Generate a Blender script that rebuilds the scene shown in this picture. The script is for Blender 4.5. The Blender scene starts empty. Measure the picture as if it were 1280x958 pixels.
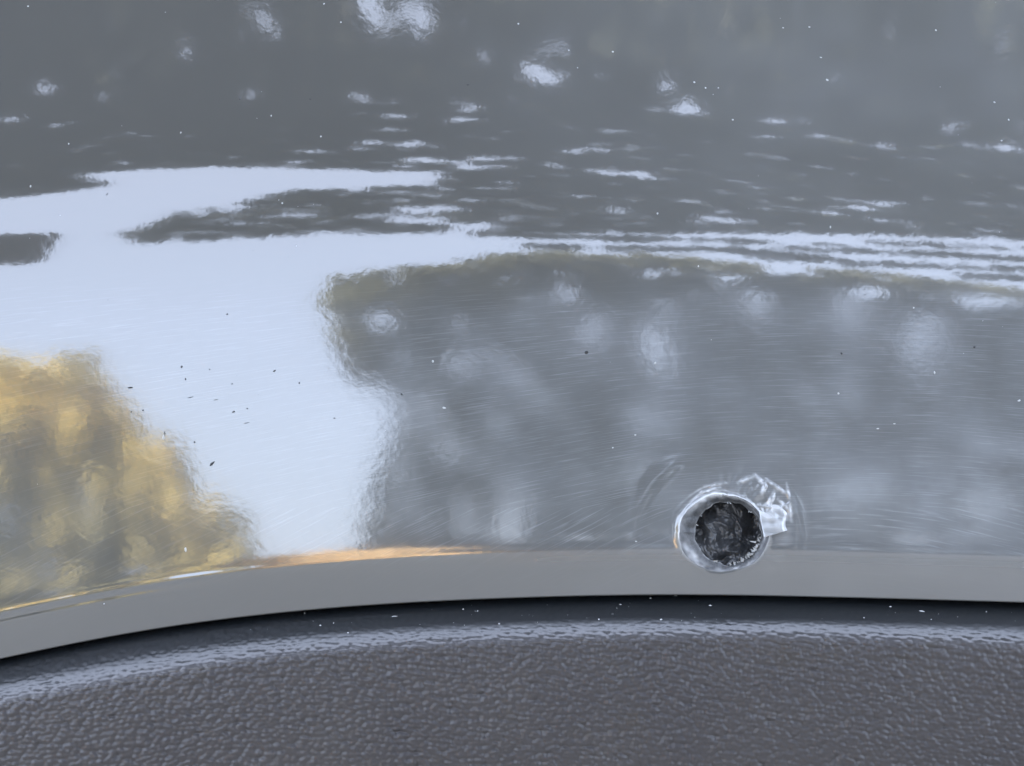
import bpy, math, random
import numpy as np
from mathutils import Vector

random.seed(11)
rng = np.random.default_rng(11)
scene = bpy.context.scene
C = scene.collection
R = math.radians

# ---------------------------------------------------------------- camera, sky, sun, exposure
cam_data = bpy.data.cameras.new('camera')
cam = bpy.data.objects.new('camera', cam_data); C.objects.link(cam)
cam.location = (0.0, -0.60, 0.60)
cam.rotation_euler = (R(90), 0, 0)
cam_data.sensor_fit = 'HORIZONTAL'
cam_data.angle = 2 * math.atan(0.105 / 0.60)
cam_data.clip_start = 0.01
cam_data.clip_end = 3000
scene.camera = cam

SUN_DIR = Vector((-0.54, 0.72, 0.45)).normalized()
SUN_EL = math.asin(SUN_DIR.z)
SUN_ROT = math.atan2(SUN_DIR.x, SUN_DIR.y)
world = bpy.data.worlds.new('World'); scene.world = world
world.use_nodes = True
wn = world.node_tree.nodes; wl = world.node_tree.links
sky = wn.new('ShaderNodeTexSky'); sky.sky_type = 'NISHITA'; sky.sun_disc = False
sky.sun_elevation = SUN_EL; sky.sun_rotation = SUN_ROT
sky.air_density = 1.0; sky.dust_density = 2.5; sky.ozone_density = 1.0
veil = wn.new('ShaderNodeMix'); veil.data_type = 'RGBA'          # thin bright veil of high cloud over the blue
veil.inputs[0].default_value = 0.75; veil.inputs[7].default_value = (3.55, 3.98, 5.1, 1)
wl.new(sky.outputs[0], veil.inputs[6]); wl.new(veil.outputs[2], wn['Background'].inputs[0])
wn['Background'].inputs[1].default_value = 0.15

sun_data = bpy.data.lights.new('sun', 'SUN')
sun_data.energy = 4.0; sun_data.angle = R(0.5); sun_data.color = (1.0, 0.93, 0.82)
sun = bpy.data.objects.new('sun', sun_data); C.objects.link(sun)
sun.rotation_euler = (-SUN_DIR).to_track_quat('-Z', 'Y').to_euler()

vs = scene.view_settings
scene.display_settings.display_device = 'sRGB'
vs.view_transform = 'Standard'; vs.look = 'None'; vs.gamma = 1.0
vs.exposure = 2.7
vs.use_curve_mapping = False
scene.cycles.max_bounces = 8

# ---------------------------------------------------------------- surface of the pressed panel
# The panel is laid out on a drawing grid: u to the right, w down, 1 unit = S metres.
S = 0.21 / 1280.0          # metres per drawing unit (the hole is about 14 mm wide)
D = 0.60                   # camera to panel
ZC = 0.60                  # height of the panel's middle above the ground
def sstep(a, b, x):
    t = np.clip((x - a) / (b - a), 0, 1)
    return t * t * t * (t * (6 * t - 15) + 10)
def spline(xs, ys, x):
    """natural cubic spline, straight beyond its ends"""
    xs = np.array(xs, float); ys = np.array(ys, float); n = len(xs)
    h = np.diff(xs); A = np.eye(n); r = np.zeros(n)
    for i in range(1, n - 1):
        A[i, i-1:i+2] = h[i-1], 2 * (h[i-1] + h[i]), h[i]
        r[i] = 6 * ((ys[i+1] - ys[i]) / h[i] - (ys[i] - ys[i-1]) / h[i-1])
    m = np.linalg.solve(A, r)
    x = np.asarray(x, float); xc = np.clip(x, xs[0], xs[-1])
    i = np.clip(np.searchsorted(xs, xc) - 1, 0, n - 2)
    a = xs[i+1] - xc; b = xc - xs[i]; hh = h[i]
    y = (m[i]*a**3 + m[i+1]*b**3) / (6*hh) + (ys[i]/hh - m[i]*hh/6)*a + (ys[i+1]/hh - m[i+1]*hh/6)*b
    s0 = (ys[1]-ys[0])/h[0] - h[0]*m[1]/6; s1 = (ys[-1]-ys[-2])/h[-1] + h[-1]*m[-2]/6
    return y + np.where(x < xs[0], (x-xs[0])*s0, 0) + np.where(x > xs[-1], (x-xs[-1])*s1, 0)
EDGE = ([0, 120, 224, 345, 440, 640, 845, 1000, 1280], [822, 797.5, 780, 765, 756.5, 746, 742, 744, 751.5])
def edge_row(u): return spline(*EDGE, u)
def arch(u, w):
    low = edge_row(u) - 742.0
    up = 0.9e-4 * (u - 480.0) ** 2
    b = sstep(330, 690, w)
    return up * (1 - b) + low * b
# tilt of the panel (degrees, positive = leaning to the sky) down its height
TILT = ([-80, 0, 60, 130, 200, 250, 300, 340, 420, 520, 600, 660, 674, 686, 696, 708, 722, 745],
        [31.5, 31.0, 30.2, 28.0, 20.8, 15.2, 10.8, 8.4, 7.0, 5.6, 4.6, 3.7, 3.0, 0.6, -3.0, -7.5, -10.5, -11.5])
_wr = np.arange(-100, 761, 0.5)
_tl = np.interp(_wr, *TILT)
_k = np.exp(-0.5 * (np.arange(-40, 41) / 12.0) ** 2); _k /= _k.sum()
_k2 = np.exp(-0.5 * (np.arange(-40, 41) / 5.0) ** 2); _k2 /= _k2.sum()
_pad = np.pad(_tl, 40, mode='edge')
_ta = np.convolve(_pad, _k, 'valid'); _tb = np.convolve(_pad, _k2, 'valid')
_bl = sstep(640, 670, _wr)
_tl = _ta * (1 - _bl) + _tb * _bl
_F = np.cumsum(np.tan(np.radians(_tl))[::-1] * 0.5)[::-1] * S
_F -= np.interp(690, _wr, _F)
def depth(u, w):
    bead = 0.12 + (0.46 + 0.12 * np.sin(u * 0.031) + 0.08 * np.sin(u * 0.083 + 1.0)) * (1 - sstep(180, 380, u)) + 0.16 * sstep(930, 1100, u) + 0.60 * np.exp(-((u - 1035.0) / 30.0) ** 2) + 0.5 * np.exp(-((u - 818.0) / 20.0) ** 2)      # slight bead along the fold, shaped to catch bright lines of reflection
    return np.interp(w, _wr, _F) + 0.50 * ((u - 640.0) * S) ** 2 - bead * S * np.exp(-((w - 686.0) / 3.4) ** 2) - 0.40 * S * (1 - sstep(120, 330, u)) * np.exp(-((w - 700.0) / 4.0) ** 2)
def place(u, row, y):
    """drawing position (u, row) at depth y behind the panel's front, as a world point"""
    k = (D + y) / D
    return np.stack([(u - 640.0) * S * k, y, ZC + (479.0 - row) * S * k], -1)
def panel_point(u, w):
    return place(u, w + arch(u, w), depth(u, w))

GOLDEN_OUTLINE = [(-31.9, 4.9), (-30.2, 7.7), (-27.7, 9.8), (-25.7, 10.8), (-23.7, 11.5), (-22.2, 11.2), (-21.5, 11.1), (-20.8, 11.6), (-20.1, 11.8),
    (-19.5, 11.6), (-19.1, 10.5), (-18.7, 9.5), (-17.8, 8.6), (-16.6, 8.0), (-15.8, 7.4), (-15.2, 6.5), (-13.9, 6.0), (-13.0, 5.2), (-12.5, 4.1), (-12.4,
    3.1), (-11.7, -2.6), (-14.9, -8.0), (-21.4, -9.6), (-24.7, -16.7), (-28.5, -21.5), (-32.0, 2.3)]
GOLDEN_GAPS = [(-23.73, 4.52, 0.45, 0.05, -0.02, -0.28, 1)]
DARK_OUTLINE = [(-8.5, 17.8), (-7.4, 18.5), (-5.0, 19.2), (-2.7, 20.3), (0.6, 22.1), (5.5, 22.7), (9.2, 22.5), (12.3, 21.9), (15.1, 21.8), (19.1,
    21.7), (23.0, 21.2), (26.4, 20.8), (31.9, 18.9), (36.8, 16.8), (36.4, 17.6), (32.4, -0.7), (27.3, -3.6), (22.1, -8.0), (17.7, -5.8), (13.3, -3.4),
    (7.4, -3.6), (0.0, -3.7), (-6.6, -3.0), (-7.3, 1.7), (-6.8, 5.5), (-6.3, 7.1), (-5.7, 8.5), (-5.4, 10.0), (-5.5, 11.2), (-6.3, 11.7), (-7.4, 11.9),
    (-8.0, 12.9), (-8.4, 14.2), (-8.6, 15.9)]
DARK_GAPS = [(-5.17, 15.10, 0.42, 0.03, -0.01, -0.48, 0.9), (-2.29, 13.09, 0.57, 0.05, -0.04, -0.49, 0.9), (-0.29, 12.98, 0.50, 0.05, -0.04, -0.44,
    0.85), (1.19, 11.92, 0.53, 0.06, -0.06, -0.61, 0.9), (-5.15, 12.82, 0.34, 0.03, -0.02, -0.40, 0.9), (1.30, 16.97, 0.47, 0.02, -0.03, -0.50, 0.9),
    (3.28, 17.45, 0.82, -0.24, -0.10, -0.38, 1), (4.21, 15.31, 0.55, 0.04, -0.10, -0.96, 1), (2.57, 14.29, 1.16, 0.11, -0.07, -0.68, 0.55), (7.76, 15.93,
    1.17, 0.07, -0.15, -1.27, 0.7), (7.17, 14.24, 0.54, 0.05, -0.18, -1.23, 0.7), (-2.92, 8.85, 0.74, 0.05, -0.02, -0.46, 0.85), (-1.26, 8.10, 0.88,
    -0.31, -0.17, -0.45, 0.7), (-2.57, 5.05, 0.40, -0.01, 0.04, -1.36, 1), (-0.27, 4.78, 0.57, -0.22, -0.16, -2.85, 1), (2.73, 4.97, 0.59, -0.01, 0.03,
    -2.09, 0.6), (14.43, 21.04, 1.48, 0.27, -0.09, -0.64, 1), (17.97, 18.56, 1.37, 0.29, -0.14, -0.86, 0.95), (17.10, 16.57, 1.20, -0.09, -0.08, -0.33,
    1), (19.99, 16.02, 1.33, 0.34, 0.16, -0.51, 1), (23.61, 18.46, 1.46, 0.37, -0.22, -1.03, 1), (21.11, 14.83, 0.76, 0.05, -0.13, -0.35, 0.6), (21.58,
    9.39, 3.17, 0.69, -0.42, -3.63, 0.25), (17.40, 5.62, 4.09, 0.16, -0.13, -2.72, 0.25), (9.56, 9.63, 5.89, 0.66, -0.23, -3.11, 0.12)]
CANOPY_OUTLINE = [(29.6, 31.4), (21.1, 29.9), (12.1, 28.3), (5.9, 27.0), (0.7, 26.6), (-2.7, 26.5), (-6.1, 25.8), (-7.8, 25.9), (-12.3, 25.1), (-16.4,
    24.4), (-18.6, 24.3), (-19.5, 26.1), (-18.2, 28.0), (-17.3, 30.4), (-14.4, 31.7), (-13.4, 33.7), (-11.3, 35.9), (-8.0, 36.4), (-3.5, 37.1), (-2.8,
    39.8), (-3.9, 41.6), (-9.7, 42.1), (-15.0, 42.6), (-19.7, 42.4), (-23.2, 42.1), (-27.2, 40.5), (-25.2, 39.0), (-24.3, 37.7), (-25.3, 36.6), (-28.3,
    35.8), (-28.9, 35.1), (-33.0, 33.0), (-62.0, 32.0), (-66.0, 52.0), (-48.0, 60.0), (-20.0, 65.0), (0.0, 67.0), (24.0, 66.0), (50.0, 61.0), (64.0,
    55.0), (62.0, 30.0)]  # canopy stops short overhead so open sky lights the trim's rounded edge
CANOPY_GAPS = [(-23.34, 62.20, 0.75, 0.33, 0.92, -0.25, 1), (-21.78, 62.32, 0.49, 0.25, 0.94, -0.21, 1), (-31.14, 61.02, 0.81, 0.18, 0.05, -0.07,
    0.9), (-34.81, 58.80, 0.90, -0.07, -0.15, -0.17, 0.8), (-35.90, 56.17, 0.57, -0.04, 0.06, -0.16, 0.8), (-33.54, 57.70, 1.85, -0.15, 0.10, -0.27, 0.5),
    (-21.63, 60.13, 1.41, -0.28, -0.01, -0.45, 0.5), (-15.83, 60.08, 2.23, 0.21, 0.18, -0.47, 0.35), (-12.65, 63.45, 0.80, 0.22, 0.86, -0.36, 0.9),
    (-10.28, 63.33, 1.27, -0.07, -0.17, -0.22, 0.8), (-9.02, 64.06, 1.33, 0.01, -0.05, -0.11, 1), (-5.61, 63.94, 2.08, -0.58, -0.73, -0.28, 1), (-3.74,
    63.73, 1.05, -0.25, -0.83, -0.36, 1), (-1.19, 62.61, 1.26, -0.45, -0.24, -0.27, 1), (0.08, 61.38, 1.26, -0.44, -0.24, -0.39, 1), (4.42, 63.01, 2.10,
    -0.15, -0.09, -0.17, 1), (7.59, 62.38, 2.38, -0.21, -0.15, -0.42, 0.9), (4.87, 61.64, 1.08, -0.42, -0.38, -0.49, 0.9), (4.40, 60.61, 1.12, -0.17,
    -0.11, -0.30, 1), (6.50, 61.02, 1.30, -0.54, -0.22, -0.27, 0.9), (8.13, 59.64, 1.91, -0.50, -0.16, -0.29, 1), (10.22, 59.03, 1.41, -0.23, -0.11,
    -0.25, 1), (14.02, 60.14, 2.90, -0.40, -0.18, -0.35, 0.5), (-1.81, 58.02, 1.25, -0.64, -0.06, -0.58, 1), (-9.99, 58.04, 2.18, -0.04, 0.07, -0.36,
    0.8), (-7.73, 55.37, 1.68, 0.11, 0.07, -0.48, 1), (-10.91, 55.93, 1.36, 0.09, 0.09, -0.38, 0.8), (-6.92, 51.89, 1.57, -0.07, 0.05, -0.43, 1), (-4.13,
    52.27, 1.26, -0.05, 0.02, -0.39, 0.8), (-6.67, 48.51, 2.81, -0.15, 0.05, -0.52, 1), (-8.99, 47.17, 1.13, 0.07, 0.06, -0.40, 0.9), (-3.47, 44.44, 2.28,
    -0.44, 0.01, -0.64, 1), (0.37, 45.38, 2.00, 0.18, -0.02, -0.63, 1), (-0.77, 43.15, 2.14, 0.21, -0.01, -0.66, 1), (0.62, 37.26, 1.08, 0.13, -0.02,
    -0.45, 1), (-0.89, 33.77, 1.86, 0.20, -0.01, -0.41, 0.9), (-1.81, 36.78, 1.45, 0.15, 0.00, -0.45, 0.8), (-3.84, 31.21, 2.47, 0.18, 0.02, -0.74, 1),
    (-4.44, 28.61, 1.96, 0.13, 0.02, -0.73, 1), (-1.40, 27.72, 1.94, -0.10, -0.01, -0.74, 1), (-6.22, 29.62, 2.64, 0.14, 0.02, -0.36, 0.9), (-15.19,
    31.04, 2.56, 0.71, 0.08, -0.45, 0.9), (-11.47, 29.53, 2.16, 0.32, 0.05, -0.45, 1), (-15.30, 25.73, 2.10, -0.11, 0.04, -0.36, 0.8), (-8.91, 35.45,
    3.30, 0.14, 0.06, -0.67, 0.6), (16.99, 57.41, 2.40, -0.41, -0.17, -0.32, 1), (25.68, 55.65, 2.34, -0.49, -0.36, -0.51, 1), (10.89, 52.77, 2.20, -0.18,
    -0.11, -0.39, 0.9), (11.87, 49.42, 1.91, -0.03, -0.11, -0.39, 1), (8.66, 48.35, 3.01, 0.29, -0.08, -0.40, 0.8), (16.36, 51.87, 1.01, -0.02, -0.15,
    -0.38, 0.9), (19.24, 48.28, 1.89, -0.01, -0.19, -0.48, 1), (21.76, 52.45, 1.87, -0.15, -0.19, -0.37, 1), (27.11, 52.62, 1.88, -0.16, -0.35, -0.53,
    0.9), (31.51, 51.38, 1.84, -0.15, -0.32, -0.43, 1), (27.89, 48.79, 2.59, 0.23, -0.21, -0.36, 0.9), (31.77, 48.65, 0.98, -0.17, -0.24, -0.34, 1),
    (39.79, 51.05, 2.11, -0.42, -0.38, -0.39, 1), (9.23, 42.38, 1.82, -0.11, -0.10, -0.55, 1), (12.43, 43.67, 1.60, -0.09, -0.10, -0.42, 0.9), (15.24,
    43.09, 1.59, -0.06, -0.12, -0.42, 0.9), (5.07, 35.41, 0.87, 0.14, -0.05, -0.49, 1), (4.14, 44.29, 1.65, 0.18, -0.04, -0.43, 0.8), (23.40, 43.96, 1.23,
    0.04, -0.17, -0.38, 0.8), (22.53, 37.86, 1.55, 0.18, -0.15, -0.42, 0.9), (24.20, 37.70, 1.49, 0.28, -0.20, -0.52, 1), (21.42, 36.04, 1.95, 0.11,
    -0.18, -0.53, 1), (24.14, 35.63, 1.11, 0.16, -0.16, -0.42, 1), (17.16, 35.36, 1.91, 0.06, -0.12, -0.43, 0.8), (19.22, 34.29, 1.42, 0.08, -0.13, -0.43,
    0.9), (30.82, 39.11, 2.09, 0.12, -0.20, -0.38, 0.7), (30.40, 36.28, 2.03, 0.20, -0.21, -0.43, 0.9), (26.35, 36.95, 2.01, 0.15, -0.17, -0.41, 0.7),
    (12.50, 30.82, 1.60, -0.01, -0.10, -0.54, 1), (6.79, 31.81, 2.72, 0.06, -0.04, -0.37, 0.5), (1.72, 30.05, 1.34, 0.16, -0.02, -0.37, 0.7)]
TWIG_SPRAYS = [(24.26, 28.49, 5.46, 0.87, -0.42), (18.07, 25.82, 4.34, 0.58, -0.44), (10.96, 26.33, 4.30, 0.29, -0.45), (4.94, 25.76, 3.40, 0.01,
    -0.45), (25.84, 26.64, 4.01, 0.70, -0.42), (20.49, 23.59, 2.98, 0.49, -0.41), (0.70, 25.75, 2.54, -0.12, -0.45), (13.99, 24.11, 2.53, 0.23, -0.33),
    (8.15, 23.92, 2.92, 0.08, -0.30), (26.52, 24.74, 2.62, 0.52, -0.42), (25.56, 22.76, 2.56, 0.54, -0.40), (15.95, 23.47, 2.52, 0.27, -0.31), (11.54,
    24.38, 3.37, 0.24, -0.33), (23.73, 26.63, 2.65, 0.42, -0.34), (3.12, 23.56, 2.07, -0.05, -0.28)]

# ---------------------------------------------------------------- helpers
def mesh(name, verts, faces, mat, parent=None, smooth=True, attrs=None):
    """one mesh object; faces is an (n,4)/(n,3) index array or a list of such arrays"""
    if not isinstance(faces, list): faces = [faces]
    me = bpy.data.meshes.new(name)
    verts = np.asarray(verts, np.float32)
    loops = np.concatenate([f.reshape(-1) for f in faces]).astype(np.int32)
    sizes = np.concatenate([np.full(len(f), f.shape[1]) for f in faces]).astype(np.int32)
    me.vertices.add(len(verts)); me.vertices.foreach_set('co', verts.reshape(-1))
    me.loops.add(len(loops)); me.loops.foreach_set('vertex_index', loops)
    me.polygons.add(len(sizes))
    me.polygons.foreach_set('loop_start', np.concatenate([[0], np.cumsum(sizes)[:-1]]).astype(np.int32))
    me.polygons.foreach_set('loop_total', sizes)
    me.polygons.foreach_set('use_smooth', np.full(len(sizes), smooth))
    for k, v in (attrs or {}).items():
        v = np.asarray(v, np.float32)
        if v.ndim == 1:
            me.attributes.new(k, 'FLOAT', 'POINT').data.foreach_set('value', v)
        else:
            me.attributes.new(k, 'FLOAT_VECTOR', 'POINT').data.foreach_set('vector', v.reshape(-1))
    me.update(calc_edges=True); me.validate()
    if mat: me.materials.append(mat)
    o = bpy.data.objects.new(name, me); C.objects.link(o)
    if parent: o.parent = parent
    return o
def grid_faces(nr, nc, base=0):
    i = np.arange(nr - 1)[:, None] * nc + np.arange(nc - 1)[None]
    return (np.stack([i, i + nc, i + nc + 1, i + 1], -1) + base).reshape(-1, 4)
def empty(name, loc, label, cat):
    o = bpy.data.objects.new(name, None); C.objects.link(o)
    o.location = loc; o['label'] = label; o['category'] = cat
    return o
def vnoise(x, y, seed=0):
    """smooth value noise, -1..1"""
    xi = np.floor(x).astype(np.int64); yi = np.floor(y).astype(np.int64)
    fx = x - xi; fy = y - yi
    fx = fx * fx * (3 - 2 * fx); fy = fy * fy * (3 - 2 * fy)
    def h(a, b):
        n = (a * 374761393 + b * 668265263 + seed * 974634777) & 0x7fffffff
        n = ((n ^ (n >> 13)) * 1274126177) & 0x7fffffff
        return ((n ^ (n >> 16)) & 0xffff) / 32767.5 - 1
    return (h(xi, yi) * (1 - fx) + h(xi + 1, yi) * fx) * (1 - fy) + (h(xi, yi + 1) * (1 - fx) + h(xi + 1, yi + 1) * fx) * fy
def material(name):
    m = bpy.data.materials.new(name); m.use_nodes = True
    nt = m.node_tree
    return m, nt.nodes, nt.links, nt.nodes['Principled BSDF']
def attr(nodes, name):
    n = nodes.new('ShaderNodeAttribute'); n.attribute_name = name; return n
def maths(nodes, links, op, a, b=None, c=None, clamp=False):
    n = nodes.new('ShaderNodeMath'); n.operation = op; n.use_clamp = clamp
    for i, v in enumerate((a, b, c)):
        if v is None: continue
        if isinstance(v, (int, float)): n.inputs[i].default_value = v
        else: links.new(v, n.inputs[i])
    return n.outputs[0]
def noise(nodes, links, vec, scale, detail=2.0, rough=0.5):
    n = nodes.new('ShaderNodeTexNoise'); n.inputs['Scale'].default_value = scale
    n.inputs['Detail'].default_value = detail; n.inputs['Roughness'].default_value = rough
    if vec is not None: links.new(vec, n.inputs['Vector'])
    return n.outputs[0]
def scaled(nodes, links, vec, s):
    n = nodes.new('ShaderNodeMapping'); n.inputs['Scale'].default_value = s
    links.new(vec, n.inputs['Vector']); return n.outputs[0]
def ramp(nodes, links, fac, stops):
    n = nodes.new('ShaderNodeValToRGB'); links.new(fac, n.inputs[0])
    e = n.color_ramp.elements
    while len(e) < len(stops): e.new(0.5)
    for k, (p, c) in enumerate(stops):
        e[k].position = p; e[k].color = (*c, 1) if len(c) == 3 else c
    return n.outputs[0]
def mixc(nodes, links, fac, a, b):
    n = nodes.new('ShaderNodeMix'); n.data_type = 'RGBA'
    for sock, v in ((n.inputs[0], fac), (n.inputs[6], a), (n.inputs[7], b)):
        if isinstance(v, tuple): sock.default_value = (*v, 1)
        elif isinstance(v, (int, float)): sock.default_value = v
        else: links.new(v, sock)
    return n.outputs[2]
def bump(nodes, links, height, dist, strength=1.0, normal=None):
    n = nodes.new('ShaderNodeBump'); n.inputs['Distance'].default_value = dist
    n.inputs['Strength'].default_value = strength
    links.new(height, n.inputs['Height'])
    if normal is not None: links.new(normal, n.inputs['Normal'])
    return n.outputs[0]

# ---------------------------------------------------------------- materials
def paint_material():
    m, N, L, b = material('grey_car_paint')
    sheet = attr(N, 'sheet').outputs['Vector']; swirl = attr(N, 'swirl').outputs['Vector']
    scuff = attr(N, 'scuff').outputs['Fac']; raw = attr(N, 'raw').outputs['Fac']
    # fine swirl scratches, long one way and thin the other
    s1 = noise(N, L, scaled(N, L, swirl, (1.6, 34, 1)), 1.0, 3.0, 0.6)
    s2 = noise(N, L, scaled(N, L, swirl, (2.6, 15, 1)), 1.0, 2.0, 0.55)
    blot = noise(N, L, sheet, 1.1, 4.0, 0.6)
    lines = ramp(N, L, s1, [(0.53, (0, 0, 0)), (0.72, (1, 1, 1))])
    haze = maths(N, L, 'MULTIPLY', scuff, maths(N, L, 'MULTIPLY_ADD', blot, 1.5, -0.15, clamp=True), clamp=True)
    # colour: metallic grey, whitened where the paint is stressed or torn
    col = mixc(N, L, noise(N, L, sheet, 260.0, 1.0), (0.092, 0.091, 0.083), (0.108, 0.107, 0.098))
    col = mixc(N, L, attr(N, 'reflection_scuff').outputs['Fac'], col, (0.205, 0.21, 0.208))           # lighter reflection on the right put into the colour, plus a scuffed patch
    col = mixc(N, L, maths(N, L, 'MULTIPLY', haze, 0.30), col, (0.27, 0.29, 0.31))
    col = mixc(N, L, maths(N, L, 'MULTIPLY', maths(N, L, 'MULTIPLY', lines, scuff), 0.27), col, (0.42, 0.44, 0.46))
    col = mixc(N, L, raw, col, (0.74, 0.76, 0.77))
    L.new(col, b.inputs['Base Color'])
    rg = maths(N, L, 'MULTIPLY_ADD', scuff, 0.010, 0.048)
    rg = maths(N, L, 'MULTIPLY_ADD', haze, 0.04, rg)
    rg = maths(N, L, 'MULTIPLY_ADD', raw, 0.35, rg)
    rg = maths(N, L, 'MULTIPLY_ADD', attr(N, 'fold_blur').outputs['Fac'], 0.25, rg)
    L.new(rg, b.inputs['Roughness'])
    b.inputs['IOR'].default_value = 2.25
    peel = noise(N, L, sheet, 9.0, 2.0, 0.5)
    n1 = bump(N, L, peel, 0.000007, 1.0)
    h = maths(N, L, 'MULTIPLY', maths(N, L, 'MULTIPLY_ADD', s2, 0.6, s1), scuff)
    n2 = bump(N, L, h, 0.0000022, 1.0, n1)
    L.new(n2, b.inputs['Normal'])
    return m
def raw_plastic_material():
    m, N, L, b = material('torn_raw_plastic')
    tc = N.new('ShaderNodeTexCoord').outputs['Object']
    f = noise(N, L, tc, 600.0, 3.0, 0.6)
    raw = attr(N, 'raw').outputs['Fac']
    grey = ramp(N, L, f, [(0.38, (0.05, 0.052, 0.054)), (0.62, (0.12, 0.123, 0.125))])
    L.new(mixc(N, L, raw, grey, (0.72, 0.73, 0.73)), b.inputs['Base Color'])
    b.inputs['Roughness'].default_value = 0.34; b.inputs['IOR'].default_value = 1.5
    L.new(bump(N, L, noise(N, L, tc, 1400.0, 4.0, 0.7), 0.00022, 0.9), b.inputs['Normal'])
    return m
def wall_plastic_material():
    m, N, L, b = material('cut_plastic_wall')
    tc = N.new('ShaderNodeTexCoord').outputs['Object']
    f = noise(N, L, tc, 700.0, 3.0, 0.6)
    L.new(ramp(N, L, f, [(0.35, (0.11, 0.115, 0.125)), (0.65, (0.30, 0.31, 0.33))]), b.inputs['Base Color'])
    b.inputs['Roughness'].default_value = 0.3
    L.new(bump(N, L, f, 0.0002, 0.6), b.inputs['Normal'])
    return m
def trim_material():
    m, N, L, b = material('black_grained_plastic')
    sheet = attr(N, 'sheet').outputs['Vector']
    f = noise(N, L, sheet, 0.55, 4.0, 0.6)
    col = ramp(N, L, f, [(0.35, (0.043, 0.039, 0.040)), (0.7, (0.053, 0.048, 0.047))])
    stain = ramp(N, L, noise(N, L, sheet, 0.9, 3.0, 0.7), [(0.60, (0, 0, 0)), (0.74, (1, 1, 1))])
    col = mixc(N, L, maths(N, L, 'MULTIPLY', stain, 0.45), col, (0.045, 0.036, 0.024))
    col = mixc(N, L, attr(N, 'face_light').outputs['Fac'], (0.004, 0.0055, 0.007), col)      # same plastic: the dark reflection on the ledge is put into its colour
    L.new(col, b.inputs['Base Color'])
    gloss = attr(N, 'highlight_gloss').outputs['Fac']                                             # extra gloss put on the rounded edge to brighten its highlight
    L.new(maths(N, L, 'MULTIPLY_ADD', gloss, -0.05, 0.37), b.inputs['Roughness'])
    L.new(maths(N, L, 'MULTIPLY_ADD', gloss, 0.40, 1.56), b.inputs['IOR'])
    L.new(bump(N, L, noise(N, L, sheet, 60.0, 2.0), 0.00003, 0.5), b.inputs['Normal'])
    return m
def plain(name, col, rough=0.5, spec=0.5):
    m, N, L, b = material(name)
    tc = N.new('ShaderNodeTexCoord').outputs['Object']
    f = noise(N, L, tc, 400.0, 2.0)
    L.new(mixc(N, L, f, tuple(c * 0.7 for c in col), tuple(min(1, c * 1.25) for c in col)), b.inputs['Base Color'])
    b.inputs['Roughness'].default_value = rough; b.inputs['Specular IOR Level'].default_value = spec
    return m
def leaf_material(name, dark, light):
    m, N, L, b = material(name)
    t = attr(N, 'tone').outputs['Fac']
    L.new(mixc(N, L, t, dark, light), b.inputs['Base Color'])
    b.inputs['Roughness'].default_value = 0.6; b.inputs['Specular IOR Level'].default_value = 0.2
    return m
M_paint = paint_material(); M_raw = raw_plastic_material(); M_wall = wall_plastic_material(); M_trim = trim_material()
M_pad = plain('black_fibre', (0.055, 0.057, 0.06), 0.3, 0.8)
M_light_block = plain('black_light_block', (0.02, 0.02, 0.022), 0.8, 0.2)
M_dust = plain('pale_dust', (0.48, 0.49, 0.48), 0.6)
M_grit = plain('dark_grit', (0.035, 0.035, 0.035), 0.7)

# ---------------------------------------------------------------- the place behind the camera, seen mirrored in the paint
def ground():
    m, N, L, b = material('worn_asphalt')
    tc = N.new('ShaderNodeTexCoord').outputs['Object']
    L.new(mixc(N, L, noise(N, L, tc, 0.8, 6.0, 0.65), (0.080, 0.087, 0.097), (0.140, 0.147, 0.157)), b.inputs['Base Color'])
    b.inputs['Roughness'].default_value = 0.9
    xs = np.array([-1500, -60, -12, -3, 0, 3, 12, 60, 1500.0])
    v = np.stack(np.meshgrid(xs, xs), -1).reshape(-1, 2)
    z = 0.03 * np.sin(v[:, 0] * 0.1) * np.cos(v[:, 1] * 0.13) * (np.abs(v).max(1) > 20)
    o = mesh('ground', np.column_stack([v, z]), grid_faces(9, 9)[:, ::-1], m)
    o['kind'] = 'structure'
ground()
def inside(x, y, outline):
    o = np.array(outline); x1, y1 = o[:, 0], o[:, 1]; x2, y2 = np.roll(x1, -1), np.roll(y1, -1)
    c = np.zeros(len(x), bool)
    for a, b, e, d in zip(x1, y1, x2, y2):
        c ^= ((b > y) != (d > y)) & (x < (e - a) * (y - b) / (d - b + 1e-12) + a)
    return c
def towards(az, el):
    az, el = np.radians(az), np.radians(el)
    return np.stack([np.sin(az) * np.cos(el), -np.cos(az) * np.cos(el), np.sin(el)], -1)
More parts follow.
